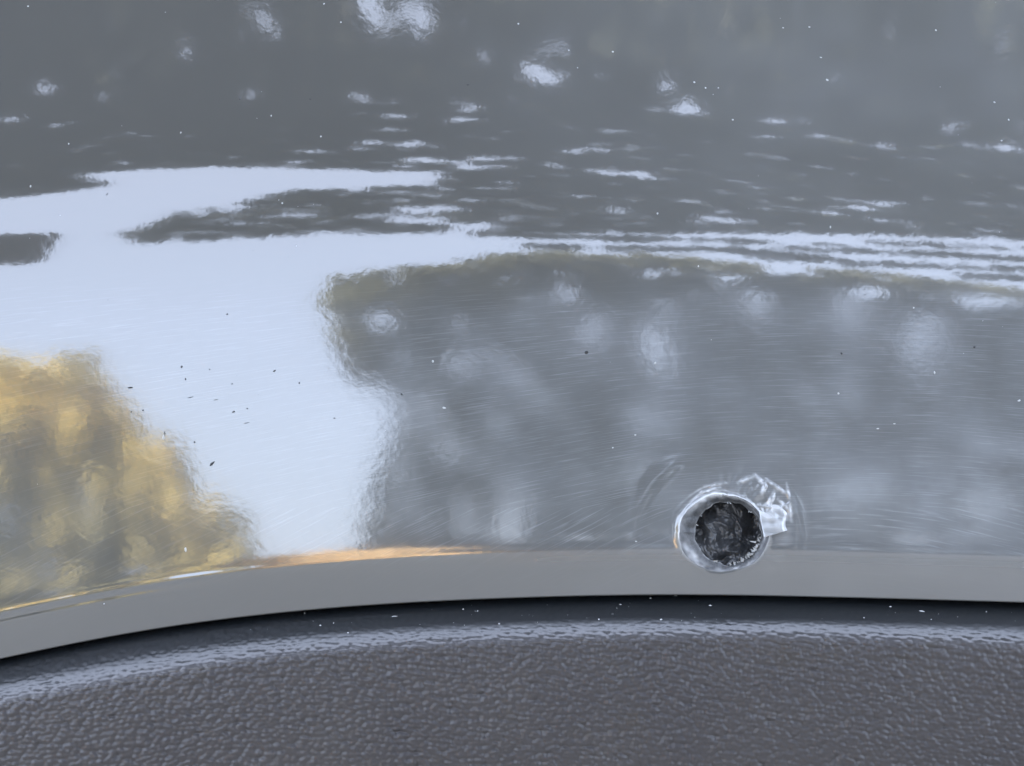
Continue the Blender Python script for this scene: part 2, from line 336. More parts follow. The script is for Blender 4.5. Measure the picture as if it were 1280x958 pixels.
def leaf_clumps(outline, gaps, n, reach, margin):
    """clump centres filling a crown's depth; outline and openings are bearings and elevations from the car, in degrees"""
    o = np.array(outline); lo, hi = o.min(0), o.max(0)
    az = rng.uniform(lo[0], hi[0], n * 14); el = rng.uniform(lo[1], hi[1], n * 14)
    k = inside(az, el, outline) & (rng.random(len(az)) < np.cos(np.radians(el)))
    az, el = az[k], el[k]
    for a0, e0, ax, ex, ay, ey, share in gaps:
        lx, ly = math.hypot(ax, ex), math.hypot(ay, ey)
        mg = margin + (0.34 if e0 > 50 else 0.0); lm = max(lx, ly)
        mx, my = (mg * max(0.3, lx / lm), mg * max(0.3, ly / lm)) if e0 > 50 else (mg, mg)
        fx, fy = 1 + mx / lx, 1 + my / ly
        det = (ax * ey - ay * ex) * fx * fy
        p = ((az - a0) * ey - (el - e0) * ay) * fy / det; q = ((el - e0) * ax - (az - a0) * ex) * fx / det
        k = (p * p + q * q > 1) | (rng.random(len(az)) > share); az, el = az[k], el[k]
    az, el = az[:n], el[:n]
    d = towards(az, el)
    c = d * reach(d)[:, None] + np.array((0, 0, ZC))
    return az, el, c
def foliage(name, c, r, t, per, size, mat, parent, spread=0.10, sunward=0.0):
    k = c[:, 2] > 0.06
    c, r, t = c[k], (np.zeros(len(c)) + r)[k], t[k]
    n = len(c) * per
    cc = np.repeat(c, per, 0); rr = np.repeat(r, per)
    tt = np.clip(np.repeat(t, per) + rng.normal(0, spread, n), 0, 1)
    p = rng.normal(0, 1, (n, 3)); p /= np.linalg.norm(p, axis=1)[:, None]
    p = cc + p * (rr * rng.random(n) ** 0.5)[:, None]
    face = rng.normal(0, 1, (n, 3)) + sunward * np.array(SUN_DIR)          # leaves turn somewhat to the sun
    a = np.cross(face, rng.normal(0, 1, (n, 3))); a /= np.linalg.norm(a, axis=1)[:, None]
    b = np.cross(face, a); b /= np.linalg.norm(b, axis=1)[:, None]
    s = (size * rng.uniform(0.6, 1.2, n))[:, None]
    q = np.stack([p - a * s * 0.6, p + b * s * 0.32, p + a * s * 0.6, p - b * s * 0.32], 1).reshape(-1, 3)
    f = np.arange(n * 4).reshape(-1, 4)
    loc = np.array(parent.location)
    return mesh(name, q - loc, f, mat, parent, smooth=False, attrs={'tone': np.repeat(tt, 4)})
def limb(name, pts, r0, r1, mat, parent, sides=9):
    pts = np.array(pts, float); n = len(pts); rows = []
    for i in range(n):
        t = pts[min(i + 1, n - 1)] - pts[max(i - 1, 0)]; t /= np.linalg.norm(t)
        a = np.cross(t, (0.3, 0.1, 0.9) if abs(t[2]) < 0.9 else (1, 0, 0)); a /= np.linalg.norm(a); b = np.cross(t, a)
        r = r0 + (r1 - r0) * i / (n - 1)
        th = np.linspace(0, 2 * math.pi, sides, endpoint=False)
        rows.append(pts[i] + r * (np.cos(th)[:, None] * a + np.sin(th)[:, None] * b))
    v = np.concatenate(rows)
    f = []
    for i in range(n - 1):
        for k in range(sides):
            f.append([i*sides+k, i*sides+(k+1) % sides, (i+1)*sides+(k+1) % sides, (i+1)*sides+k])
    return mesh(name, v - np.array(parent.location), np.array(f), mat, parent)
M_bark = plain('bark', (0.07, 0.055, 0.042), 0.9, 0.2)
def trees():
    t = empty('autumn_tree', (-3.3, -8.1, 0), 'golden autumn tree mirrored in the lower left of the paint', 'tree')
    limb('trunk', [(-3.3, -8.1, 0), (-3.28, -8.1, 0.5), (-3.35, -8.12, 1.3), (-3.3, -8.1, 2.2)], 0.10, 0.03, M_bark, t)
    az, el, c = leaf_clumps(GOLDEN_OUTLINE, GOLDEN_GAPS, 2400, lambda d: rng.uniform(8.0, 9.6, len(d)), 0.3)
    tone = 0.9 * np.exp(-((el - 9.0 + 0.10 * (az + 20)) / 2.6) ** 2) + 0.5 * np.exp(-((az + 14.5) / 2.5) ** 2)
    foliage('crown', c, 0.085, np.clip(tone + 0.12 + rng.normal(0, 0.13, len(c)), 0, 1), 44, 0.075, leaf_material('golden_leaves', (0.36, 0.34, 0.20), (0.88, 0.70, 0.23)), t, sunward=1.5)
    t = empty('dark_tree', (2.3, -10.8, 0), 'broad dark tree mirrored to the right of the sky patch in the paint', 'tree')
    limb('trunk', [(2.3, -10.8, 0), (2.35, -10.8, 1.0), (2.2, -10.9, 2.6), (2.3, -10.9, 4.4)], 0.2, 0.05, M_bark, t)
    az, el, c = leaf_clumps(DARK_OUTLINE, DARK_GAPS, 3500, lambda d: rng.uniform(10, 12.5, len(d)), 0.12)
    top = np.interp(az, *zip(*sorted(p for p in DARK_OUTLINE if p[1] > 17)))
    tone = 0.8 * np.exp(-((el - top) / 2.0) ** 2) + 1.0 * np.exp(-((az + 8.6) / 1.4) ** 2) * (el > 9)  # sunlight through the top and left edges, put into the leaf tone
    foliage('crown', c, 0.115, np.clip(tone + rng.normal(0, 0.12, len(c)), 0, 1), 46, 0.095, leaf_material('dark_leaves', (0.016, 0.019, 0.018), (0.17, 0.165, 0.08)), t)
    t = empty('added_canopy_tree', (5.6, -4.5, 0), 'added tree out of view, its dark canopy mirrored in the upper paint', 'tree')  # added to darken the upper paint's reflection
    limb('trunk', [(5.6, -4.5, 0), (5.5, -4.5, 1.6), (5.4, -4.6, 3.4), (5.0, -4.7, 5.0)], 0.24, 0.12, M_bark, t)
    for e in ((2.6, -6.6, 5.5), (0.6, -4.0, 5.6), (-2.4, -3.0, 5.6), (3.0, -2.6, 5.5)):
        a = np.array((5.1, -4.7, 4.6)); e = np.array(e)
        limb('limb', [a, a + (e - a) * 0.35 + (0, 0, 0.5), a + (e - a) * 0.7 + (0, 0, 0.5), e], 0.10, 0.025, M_bark, t)
    m = leaf_material('canopy_leaves', (0.020, 0.024, 0.021), (0.17, 0.185, 0.12))
    az, el, c = leaf_clumps(CANOPY_OUTLINE, CANOPY_GAPS, 10000, lambda d: np.minimum(rng.uniform(3.7, 4.7, len(d)) / np.maximum(d[:, 2], 0.05), rng.uniform(8, 9, len(d))), 0.10)
    far = np.linalg.norm(c - (0, 0, ZC), axis=1)
    tone = np.clip(rng.normal(0.12, 0.10, len(c)) + 0.5 * sstep(-8, 34, az), 0, 1) + 0.75 * np.exp(-((az + 6) / 2.5) ** 2 - ((el - 60.5) / 1.0) ** 2)  # light on the right of the canopy is put into paler leaves
    foliage('crown', c, 0.012 * far, tone, 40, 0.064, m, t, 0.06)
    c = []
    for a0, e0, ax, ex, ey in TWIG_SPRAYS:
        p = np.repeat(rng.normal(0, 0.5, 18), 5) + rng.normal(0, 0.05, 90); d = towards(a0 + p * ax, e0 + p * ex + rng.normal(0, 0.6, 90) * ey)
        c.append(d * rng.uniform(7.5, 8.6, 90)[:, None] + np.array((0, 0, ZC)))
    foliage('twig_leaves', np.concatenate(c), 0.05, np.full(90 * len(TWIG_SPRAYS), 0.15), 16, 0.045, m, t, 0.06)
    t = empty('orange_shrub', (-1.3, -8.4, 0), 'low orange shrub mirrored in the rolled edge of the paint', 'shrub')
    limb('stem', [(-1.3, -8.4, 0), (-1.3, -8.4, 0.4), (-1.25, -8.4, 0.9)], 0.03, 0.012, M_bark, t)
    n = 600
    c = np.column_stack([rng.uniform(-2.3, -0.25, n), rng.uniform(-8.7, -8.2, n), rng.uniform(0.1, 0.90, n)])
    c[:, 2] *= 0.75 + 0.25 * np.cos((c[:, 0] + 1.5) * 1.4)
    foliage('crown', c, 0.11, np.full(n, 0.8), 30, 0.07, leaf_material('orange_leaves', (0.55, 0.34, 0.14), (0.92, 0.68, 0.36)), t, sunward=6.0)
    s = empty('street_sign', (-3.25, -5.6, 0), 'grey board seen from behind on a post, mirrored at the left of the paint', 'sign')
    mb = plain('grey_board', (0.055, 0.05, 0.05), 0.7)
    # board with rounded right-hand corners, facing the car
    p0 = np.array((-2.50, -5.92, 0)); p1 = np.array((-3.9, -5.0, 0)); ax = (p1 - p0) / np.linalg.norm(p1 - p0)
    prof = []
    for cx, cz, a0 in ((0.13, 3.05 + 0.10, 180), (0.10, 3.80 - 0.06, 90)):
        rad = 0.11 if a0 == 180 else 0.06
        for a in np.linspace(0, 90, 8):
            th = R(a0 + 90 - a) if a0 == 180 else R(180 - a)
            prof.append((cx + rad * math.cos(th), cz + rad * math.sin(th)))
    prof += [(1.5, 3.80), (1.5, 3.04)]
    nrm = np.array((-ax[1], ax[0], 0))
    front = [p0 + ax * x + np.array((0, 0, z)) for x, z in prof]
    n = len(front); v = np.array(front + [p - nrm * 0.03 for p in front]) - np.array(s.location)
    me = bpy.data.meshes.new('board')
    me.from_pydata(v.tolist(), [], [list(range(n)), list(range(2 * n - 1, n - 1, -1))] + [[i, i + n, (i + 1) % n + n, (i + 1) % n] for i in range(n)])
    me.materials.append(mb); o = bpy.data.objects.new('board', me); C.objects.link(o); o.parent = s
    limb('post', [(-3.25, -5.6, 0), (-3.25, -5.6, 2.0), (-3.25, -5.6, 3.9)], 0.035, 0.035, M_bark, s)
trees()

# ---------------------------------------------------------------- the car body: painted panel, hole, trim
car = empty('car_body', (0, 0, ZC), 'scuffed glossy grey car body panel with a ragged drilled hole above grained black plastic trim', 'car body')
LOC = np.array((0, 0, ZC))
HC = (904.0, 666.0)                                   # hole centre on the sheet
def outer_radius(th):                                  # mouth of the hole (angle clockwise from the right, as on the sheet)
    rx, ry = 56.0, 48.5
    r = rx * ry / np.sqrt((ry * np.cos(th)) ** 2 + (rx * np.sin(th)) ** 2)
    return r * (1 + 0.018 * np.sin(3 * th + 0.6) + 0.012 * np.sin(7 * th + 2.0) + 0.010 * vnoise(th * 9 + 40, th * 0 + 4.4, 15))
def inner_edge(th):                                    # ragged inner edge of the tapered wall
    rr = 40.5 * (1 + 0.02 * np.sin(2 * th + 1.0) + 0.014 * np.sin(9 * th))
    rr += 1.2 * vnoise(th * 6.0 + 50, th * 0 + 3.3, 5) + 0.35 * vnoise(th * 16.0 + 90, th * 0 + 1.3, 6)
    low_right = np.exp(-((th - 0.85) / 0.42) ** 2)
    rr -= low_right * (2.0 + 2.4 * np.maximum(0, vnoise(th * 26.0 + 11, th * 0 + 7.7, 8)))
    return np.stack([910.0 + rr * np.cos(th), 667.0 + rr * np.sin(th) * 0.985], -1)
def ang(a, b):
    return (a - b + math.pi) % (2 * math.pi) - math.pi
FOLDS = [((922, 602), (944, 592), 2.6, 1.5), ((944, 592), (955, 603), 2.4, 1.2), ((958, 598), (952, 616), 2.6, 2.2), ((958, 598), (985, 616), 2.2, 1.8),
         ((968, 612), (958, 640), 2.4, 2.0), ((983, 600), (987, 622), 1.8, 0.7), ((987, 622), (989, 650), 2.6, 0.9), ((972, 622), (990, 640), 2.2, 1.4),
         ((945, 630), (975, 634), 1.8, 1.2), ((880, 608), (908, 602), 2.0, 1.2), ((874, 616), (900, 608), 2.0, 1.2), ((960, 642), (988, 626), 1.8, 1.8),
         ((966, 650), (990, 640), 1.8, 1.5), ((950, 628), (958, 650), 2.0, 1.5)]
def seg_dist(u, w, a, b):
    ax, ay = a; bx, by = b
    t = np.clip(((u - ax) * (bx - ax) + (w - ay) * (by - ay)) / ((bx - ax) ** 2 + (by - ay) ** 2), 0, 1)
    return np.hypot(u - ax - t * (bx - ax), w - ay - t * (by - ay)), t
def hole_relief(u, w):
    """height (sheet units, towards the viewer) and whitening of the paint pushed up round the hole"""
    dx, dy = u - HC[0], w - HC[1]
    th = np.arctan2(dy, dx); rad = np.hypot(dx, dy); ro = outer_radius(th)
    gap = rad - ro
    h = 2.2 * np.exp(-np.maximum(gap, 0) / 4.0)
    left = np.exp(-(ang(th, R(213)) / 0.62) ** 2)
    h += left * (0.5 + 0.2 * vnoise(th * 4, rad * 0.02, 75)) * np.exp(-((rad - 104 + 6 * np.cos(th)) / 9.0) ** 2)
    right = np.exp(-(ang(th, R(-8)) / 0.5) ** 2)
    h += right * 0.8 * np.exp(-((rad - 96) / 5.0) ** 2)
    raw = np.zeros_like(u)
    for a, b, wd, ht in FOLDS:
        d, t = seg_dist(u, w, a, b)
        d = d + 0.8 * vnoise(u * 0.35, w * 0.35, 3)
        taper = 0.35 + 0.65 * np.sin(math.pi * np.clip(t, 0.02, 0.98))
        h += ht * 0.5 * np.exp(-(d / wd) ** 2) * taper
        raw = np.maximum(raw, 0.85 * np.exp(-(d / (wd * 0.8)) ** 2) * taper * (0.55 + 0.45 * vnoise(u * 0.25, w * 0.25, 9)))
    # crumpled zone up and to the right of the mouth
    zone = np.exp(-(ang(th, R(-38)) / 0.62) ** 2) * np.exp(-((gap - 16) / 17) ** 2)
    h += zone * (1.8 + 1.0 * vnoise(th * 7, gap * 0.04, 21) + 0.35 * vnoise(th * 15, gap * 0.08, 22))
    raw = np.maximum(raw, zone * 0.7 * np.clip(vnoise(th * 13 + 4, gap * 0.05, 31) + 0.05, 0, 1))
    # white fringe of the mouth, strongest along the top and lower left
    fr = 0.25 + 0.75 * np.exp(-(ang(th, R(-95)) / 0.9) ** 2)
    raw = np.maximum(raw, np.clip(fr, 0, 1) * np.exp(-(np.maximum(gap, 0) / (2.0 + 0.9 * vnoise(th * 12, th * 0 + 2, 41) * np.exp(-(ang(th, R(-95)) / 0.9) ** 2))) ** 2))
    arcs = np.exp(-(ang(th, R(-118)) / 0.45) ** 2)
    for r0 in (6.5, 11.5):
        raw = np.maximum(raw, 0.65 * arcs * np.exp(-((gap - r0 + 1.0 * vnoise(th * 8, th * 0 + r0, 43)) / 1.3) ** 2) * (0.6 + 0.6 * vnoise(th * 14, th * 0 + r0, 44)))
    fade = np.clip((np.minimum.reduce([u - 772, 1048 - u, w - 562, 732 - w])) / 18, 0, 1)
    return h * fade, np.clip(raw * fade, 0, 1)
def sheet_attrs(u, w):
    row = w + arch(u, w)
    uu = np.arange(-320, 1620, 2.0)
    sl = math.tan(R(24)) * (1 - sstep(720, 1060, uu)) - 0.22 * sstep(1000, 1250, uu)
    q = np.interp(u, uu, np.cumsum(sl) * 2.0)
    swirl = np.stack([u / 100, (row + q * np.clip((row - 250) / 350, 0.3, 1.1) + 3 * vnoise(u * 0.01, row * 0.01, 2)) / 100, u * 0], -1)
    sc = sstep(325, 420, row) * (1 - 0.93 * sstep(672, 700, w)) * (0.45 + 0.55 * sstep(330, 640, u)) 
    sc = np.clip(sc * (1 + 0.25 * vnoise(u * 0.012, row * 0.02, 71)), 0, 1)
    veil = np.exp(-((u - 1180) / 190) ** 2 - ((row - 640) / 70) ** 2)
    sc = np.clip(sc + 0.5 * veil * (1 - sstep(672, 700, w)), 0, 1.4)
    reflection_scuff = 0.36 * sstep(300, 1150, u) * (1 + 0.3 * vnoise(u * 0.006, row * 0.009, 77) + 0.2 * vnoise(u * 0.02, row * 0.03, 78))  # brighter mirrored surroundings painted in as paler colour, rising to the right
    reflection_scuff = reflection_scuff + 0.36 * np.exp(-((u - 1200) / 110) ** 2 - ((row - 630) / 55) ** 2) * np.clip(0.5 + vnoise(u * 0.03, row * 0.04, 79) + 0.5 * vnoise(u * 0.09, row * 0.1, 80), 0, 1.5)
    fold_blur = np.exp(-((w - 697) / 10) ** 2) * sstep(520, 720, u)  # roughness added along the fold to soften the reflected border there
    return dict(fold_blur=fold_blur, reflection_scuff=np.clip(reflection_scuff, 0, 1), sheet=np.stack([u / 100, row / 100, u * 0], -1), swirl=swirl, scuff=sc)

def normals_of(P):
    tu = np.gradient(P, axis=1); tw = np.gradient(P, axis=0)
    n = np.cross(tu, tw); n /= np.linalg.norm(n, axis=-1, keepdims=True)
    return np.where(n[..., 1:2] > 0, -n, n)

def painted_panel():
    us = np.arange(-300, 1581, 2.0); ws = np.arange(-70, 743, 2.0)
    U, W = np.meshgrid(us, ws)
    P = panel_point(U, W)
    nr, nc = U.shape
    # return flange: the lip rolls in behind its edge
    eu = us; e_y = depth(eu, np.full_like(eu, 742.0)); e_row = 742 + arch(eu, np.full_like(eu, 742.0))
    fl = []
    for ang_ in np.linspace(15, 90, 5):
        a = R(ang_)
        fl.append(place(eu, e_row + 2.2 * math.sin(a), e_y + 2.2 * S * (1 - math.cos(a))))
    fl.append(place(eu, e_row + 3.0, e_y + 70 * S))
    P = np.concatenate([P, np.array(fl)], 0)
    U2 = np.concatenate([U, np.tile(us, (6, 1))], 0); W2 = np.concatenate([W, np.full((6, nc), 742.0)], 0)
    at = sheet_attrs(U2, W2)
    verts = P.reshape(-1, 3)
    F = grid_faces(nr + 6, nc)
    ca = int((770 + 300) / 2); cb = int((1050 + 300) / 2); ra = int((560 + 70) / 2); rb = int((734 + 70) / 2)
    fi, fj = np.meshgrid(np.arange(nr + 5), np.arange(nc - 1), indexing='ij')
    inside = ((fi >= ra) & (fi < rb) & (fj >= ca) & (fj < cb)).reshape(-1)
    F = F[~inside]
    # boundary of the opening in the grid, counter-clockwise, then rings running in to the mouth of the hole
    loop = [(ra, j) for j in range(ca, cb)] + [(i, cb) for i in range(ra, rb)] + [(rb, j) for j in range(cb, ca, -1)] + [(i, ca) for i in range(rb, ra, -1)]
    loop = np.array(loop); bidx = loop[:, 0] * nc + loop[:, 1]
    bu, bw = U2[loop[:, 0], loop[:, 1]], W2[loop[:, 0], loop[:, 1]]
    th = np.arctan2(bw - HC[1], bu - HC[0]); ro = outer_radius(th)
    mu, mw = HC[0] + ro * np.cos(th), HC[1] + ro * np.sin(th)
    K = 90
    t = (np.linspace(1, 0, K + 1)[1:]) ** 1.25
    ru = mu[None] + (bu - mu)[None] * t[:, None]; rw = mw[None] + (bw - mw)[None] * t[:, None]
    h, raw = hole_relief(ru, rw)
    n = 0.5
    base = panel_point(ru, rw)
    nu = np.cross(panel_point(ru + n, rw) - panel_point(ru - n, rw), panel_point(ru, rw + n) - panel_point(ru, rw - n))
    nu /= np.linalg.norm(nu, axis=-1, keepdims=True); nu = np.where(nu[..., 1:2] > 0, -nu, nu)
    rp = base + nu * (h * S)[..., None]
    nb = len(loop); V0 = len(verts)
    ring_idx = np.concatenate([bidx[None], V0 + np.arange(K * nb).reshape(K, nb)], 0)
    a = ring_idx[:-1]; b = ring_idx[1:]
    RF = np.stack([a, b, np.roll(b, -1, 1), np.roll(a, -1, 1)], -1).reshape(-1, 4)
    verts = np.concatenate([verts, rp.reshape(-1, 3)], 0)
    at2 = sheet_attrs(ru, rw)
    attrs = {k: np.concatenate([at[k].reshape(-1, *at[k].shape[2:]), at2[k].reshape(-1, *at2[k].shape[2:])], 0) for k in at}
    attrs['raw'] = np.concatenate([np.zeros(V0), raw.reshape(-1)])
    F = np.concatenate([F, RF])
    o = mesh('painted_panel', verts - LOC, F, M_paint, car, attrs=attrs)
    return o, th, rp[-1]
panel, hole_th, mouth = painted_panel()

def hole_parts():
    th = hole_th; nb = len(th)
    ie = inner_edge(th)
    y0 = depth(ie[:, 0], ie[:, 1])
    inner = place(ie[:, 0], ie[:, 1], y0 + (8.5 + 2.0 * vnoise(th * 5, th * 0 + 1, 3)) * S)
    K = 14; rows = []; white = []
    for k in range(K + 1):
        t = k / K
        p = mouth * (1 - t) + inner * t
        bulge = math.sin(math.pi * t)
        p = p + np.stack([0 * th, -bulge * (1.2 + 0.8 * vnoise(th * 7, th * 0 + t * 5, 17)) * S, 0 * th], -1)
        rows.append(p)
        top = np.exp(-(ang(th, R(-95)) / 0.85) ** 2) * np.exp(-((t - 0.05) / 0.28) ** 2)
        low = np.exp(-(ang(th, R(140)) / 0.42) ** 2) * np.exp(-((t - 0.30) / 0.30) ** 2) * 0.7  # the sky's reflection at the lower left, put into the whitening
        foot = np.exp(-(ang(th, R(80)) / 0.7) ** 2) * np.exp(-((t - 0.2) / 0.22) ** 2) * 0.5
        side = np.exp(-(ang(th, R(-10)) / 0.5) ** 2) * np.exp(-((t - 0.55) / 0.15) ** 2) * 0.8
        lip_ = 0 * th + 0.3 * math.exp(-((t - 0.02) / 0.06) ** 2) + 0.4 * math.exp(-((t - 1.0) / 0.07) ** 2)
        n_ = 0.65 + 0.6 * vnoise(th * 8, th * 0 + t * 4, 91)
        white.append(np.clip(np.maximum.reduce([top, low, foot, side, lip_]) * n_, 0, 1))
    # the lip turns back and runs on behind as the dark inside wall
    V = np.array(rows).reshape(-1, 3)
    i = np.arange((K + 1) * nb).reshape(K + 1, nb)
    F = np.stack([i[:-1], i[1:], np.roll(i[1:], -1, 1), np.roll(i[:-1], -1, 1)], -1).reshape(-1, 4)
    mesh('hole_rim', V - LOC, F, M_raw, panel_part, attrs={'raw': np.array(white).reshape(-1)})
    rows = []
    for k, (dr, dy) in enumerate(((0.0, 8.7), (1.5, 13), (3, 26), (3, 60))):
        uu = 910 + (ie[:, 0] - 910) * (1 + dr / 40); ww = 667 + (ie[:, 1] - 667) * (1 + dr / 40)
        rows.append(place(uu, ww, depth(uu, ww) + (dy + (1 - min(k, 1)) * 2.0 * vnoise(th * 5, th * 0 + 1, 3)) * S))
    V = np.array(rows).reshape(-1, 3); i = np.arange(4 * nb).reshape(4, nb)
    F = np.stack([i[:-1], i[1:], np.roll(i[1:], -1, 1), np.roll(i[:-1], -1, 1)], -1).reshape(-1, 4)
    mesh('inner_wall', V - LOC, F, M_wall, panel_part)
    # dark fibrous stuffing inside
    us = np.arange(855, 966, 0.8); U, W = np.meshgrid(us, np.arange(612, 724, 0.8))
    wx = U + 6 * vnoise(U * 0.06, W * 0.06, 51); wy = W + 6 * vnoise(U * 0.06, W * 0.06, 52)
    h = 7 * vnoise(wx * 0.07, wy * 0.07, 53) + 4.0 * (1 - np.abs(vnoise(wx * 0.07, wy * 0.08, 54)) * 2) + 2.0 * vnoise(wx * 0.25, wy * 0.2, 55) + 1.0 * vnoise(wx * 0.6, wy * 0.5, 56)
    h -= 26 * sstep(905, 950, U) * (1 - sstep(668, 700, W)) - 5 * sstep(640, 700, W)
    P = place(U, W, (34 - h) * S + depth(U, W))
    mesh('fibre_padding', P.reshape(-1, 3) - LOC, grid_faces(*U.shape), M_pad, panel_part)
    # little burrs and shavings left on the cut
    V = []; F = []
    def shard(u, w, y, a, ln, wd, lift):
        b = len(V); ca, sa = math.cos(a), math.sin(a)
        for (p, q, d) in ((0, -wd, 0), (0, wd, 0), (ln * 0.6, wd * 0.6, -lift * 0.5), (ln * 0.6, -wd * 0.6, -lift * 0.5), (ln, random.uniform(-wd, wd) * 0.6, -lift), (ln * 0.45, 0, lift + wd)):
            x, z = u + p * ca - q * sa, w + p * sa + q * ca
            V.append(place(np.array(x), np.array(z), depth(np.array(x), np.array(z)) + (y + d) * S))
        F.extend([(b, b+1, b+2), (b, b+2, b+3), (b+3, b+2, b+4), (b+1, b, b+5), (b+2, b+1, b+5), (b+4, b+2, b+5), (b+3, b+4, b+5), (b, b+3, b+5)])
    for k in range(46):                                 # lower right teeth
        t = random.gauss(0.80, 0.36); e = inner_edge(np.array(t))
        shard(float(e[0]) + random.uniform(-1, 2), float(e[1]) + random.uniform(-1, 2), random.uniform(4, 9), t + math.pi + random.uniform(-1.0, 1.0), random.uniform(2.5, 6), random.uniform(0.7, 1.6), random.uniform(1, 3))
    for k in range(26):                                 # fringe along the top
        t = random.gauss(-1.45, 0.55); r = float(outer_radius(np.array(t)))
        shard(HC[0] + (r - 1) * math.cos(t), HC[1] + (r - 1) * math.sin(t), random.uniform(-2.5, 0.5), t + random.choice((0.9, 1.3, 2.4, 2.9)) + random.uniform(-0.4, 0.4), random.uniform(2, 5), random.uniform(0.4, 0.8), random.uniform(0, 0.8))
    for k in range(9):
        t = random.uniform(0, 6.28); e = inner_edge(np.array(t))
        shard(float(e[0]), float(e[1]), random.uniform(5, 9), t + math.pi + random.uniform(-1.3, 1.3), random.uniform(1.5, 4), random.uniform(0.4, 0.9), random.uniform(0, 2))
    shard(945, 678, 6, math.pi + 0.15, 9, 1.2, 1)
    o = mesh('plastic_shavings', np.array(V) - LOC, np.array(F), M_dust, panel_part, smooth=False)
    o['kind'] = 'stuff'
    # flap of torn skin at the right of the mouth, with a clean lower edge
    T = np.linspace(0, 1, 26); A = np.linspace(0, 1, 30)
    TT, AA = np.meshgrid(T, A)
    top_u = 948 + 37 * TT; top_w = 634 - 4 * TT + 3 * np.sin(TT * 9)
    bot_u = 955 + 35 * TT; bot_w = 672 - 9.5 * TT
    uu = top_u * (1 - AA) + bot_u * AA; ww = top_w * (1 - AA) + bot_w * AA
    uu = uu + 5 * TT ** 3 * np.sin(AA * 5.5)
    fold = 0.55 * np.sin((uu * 0.5 - ww * 0.9) * 0.42) * (1 - AA) + 0.7 * vnoise(uu * 0.12, ww * 0.15, 61)
    hh = 3.0 + 3.6 * AA * (1 - 0.35 * TT) + fold - 3.2 * (1 - AA) ** 3
    hh -= 6.0 * sstep(0.70, 1.0, TT)
    P = place(uu, ww, depth(uu, ww) - hh * S)
    nn = P.reshape(-1, 3); back = place(uu, ww, depth(uu, ww) - (hh - 1.4) * S).reshape(-1, 3)
    F1 = grid_faces(30, 26); n = len(nn)
    edge = [(29 * 26 + j, 29 * 26 + j + 1) for j in range(25)] + [(j + 1, j) for j in range(25)] + [((i + 1) * 26, i * 26) for i in range(29)][::-1] + [(i * 26 + 25, (i + 1) * 26 + 25) for i in range(29)]
    F2 = np.array([(b, a, a + n, b + n) for a, b in edge])
    rawv = np.clip(0.36 + 0.35 * np.tile(1 - AA.reshape(-1) * 0.2, 2) * 0 + 0.25 * np.tile(fold.reshape(-1), 2), 0, 0.9)
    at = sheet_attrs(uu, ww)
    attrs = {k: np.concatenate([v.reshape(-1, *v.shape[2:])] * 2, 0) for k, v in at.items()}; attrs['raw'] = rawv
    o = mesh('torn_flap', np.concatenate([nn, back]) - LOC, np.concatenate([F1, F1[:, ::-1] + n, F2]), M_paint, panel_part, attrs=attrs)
    o['label'] = 'whitened torn flap of paint at the right of the hole'
panel_part = panel
hole_parts()

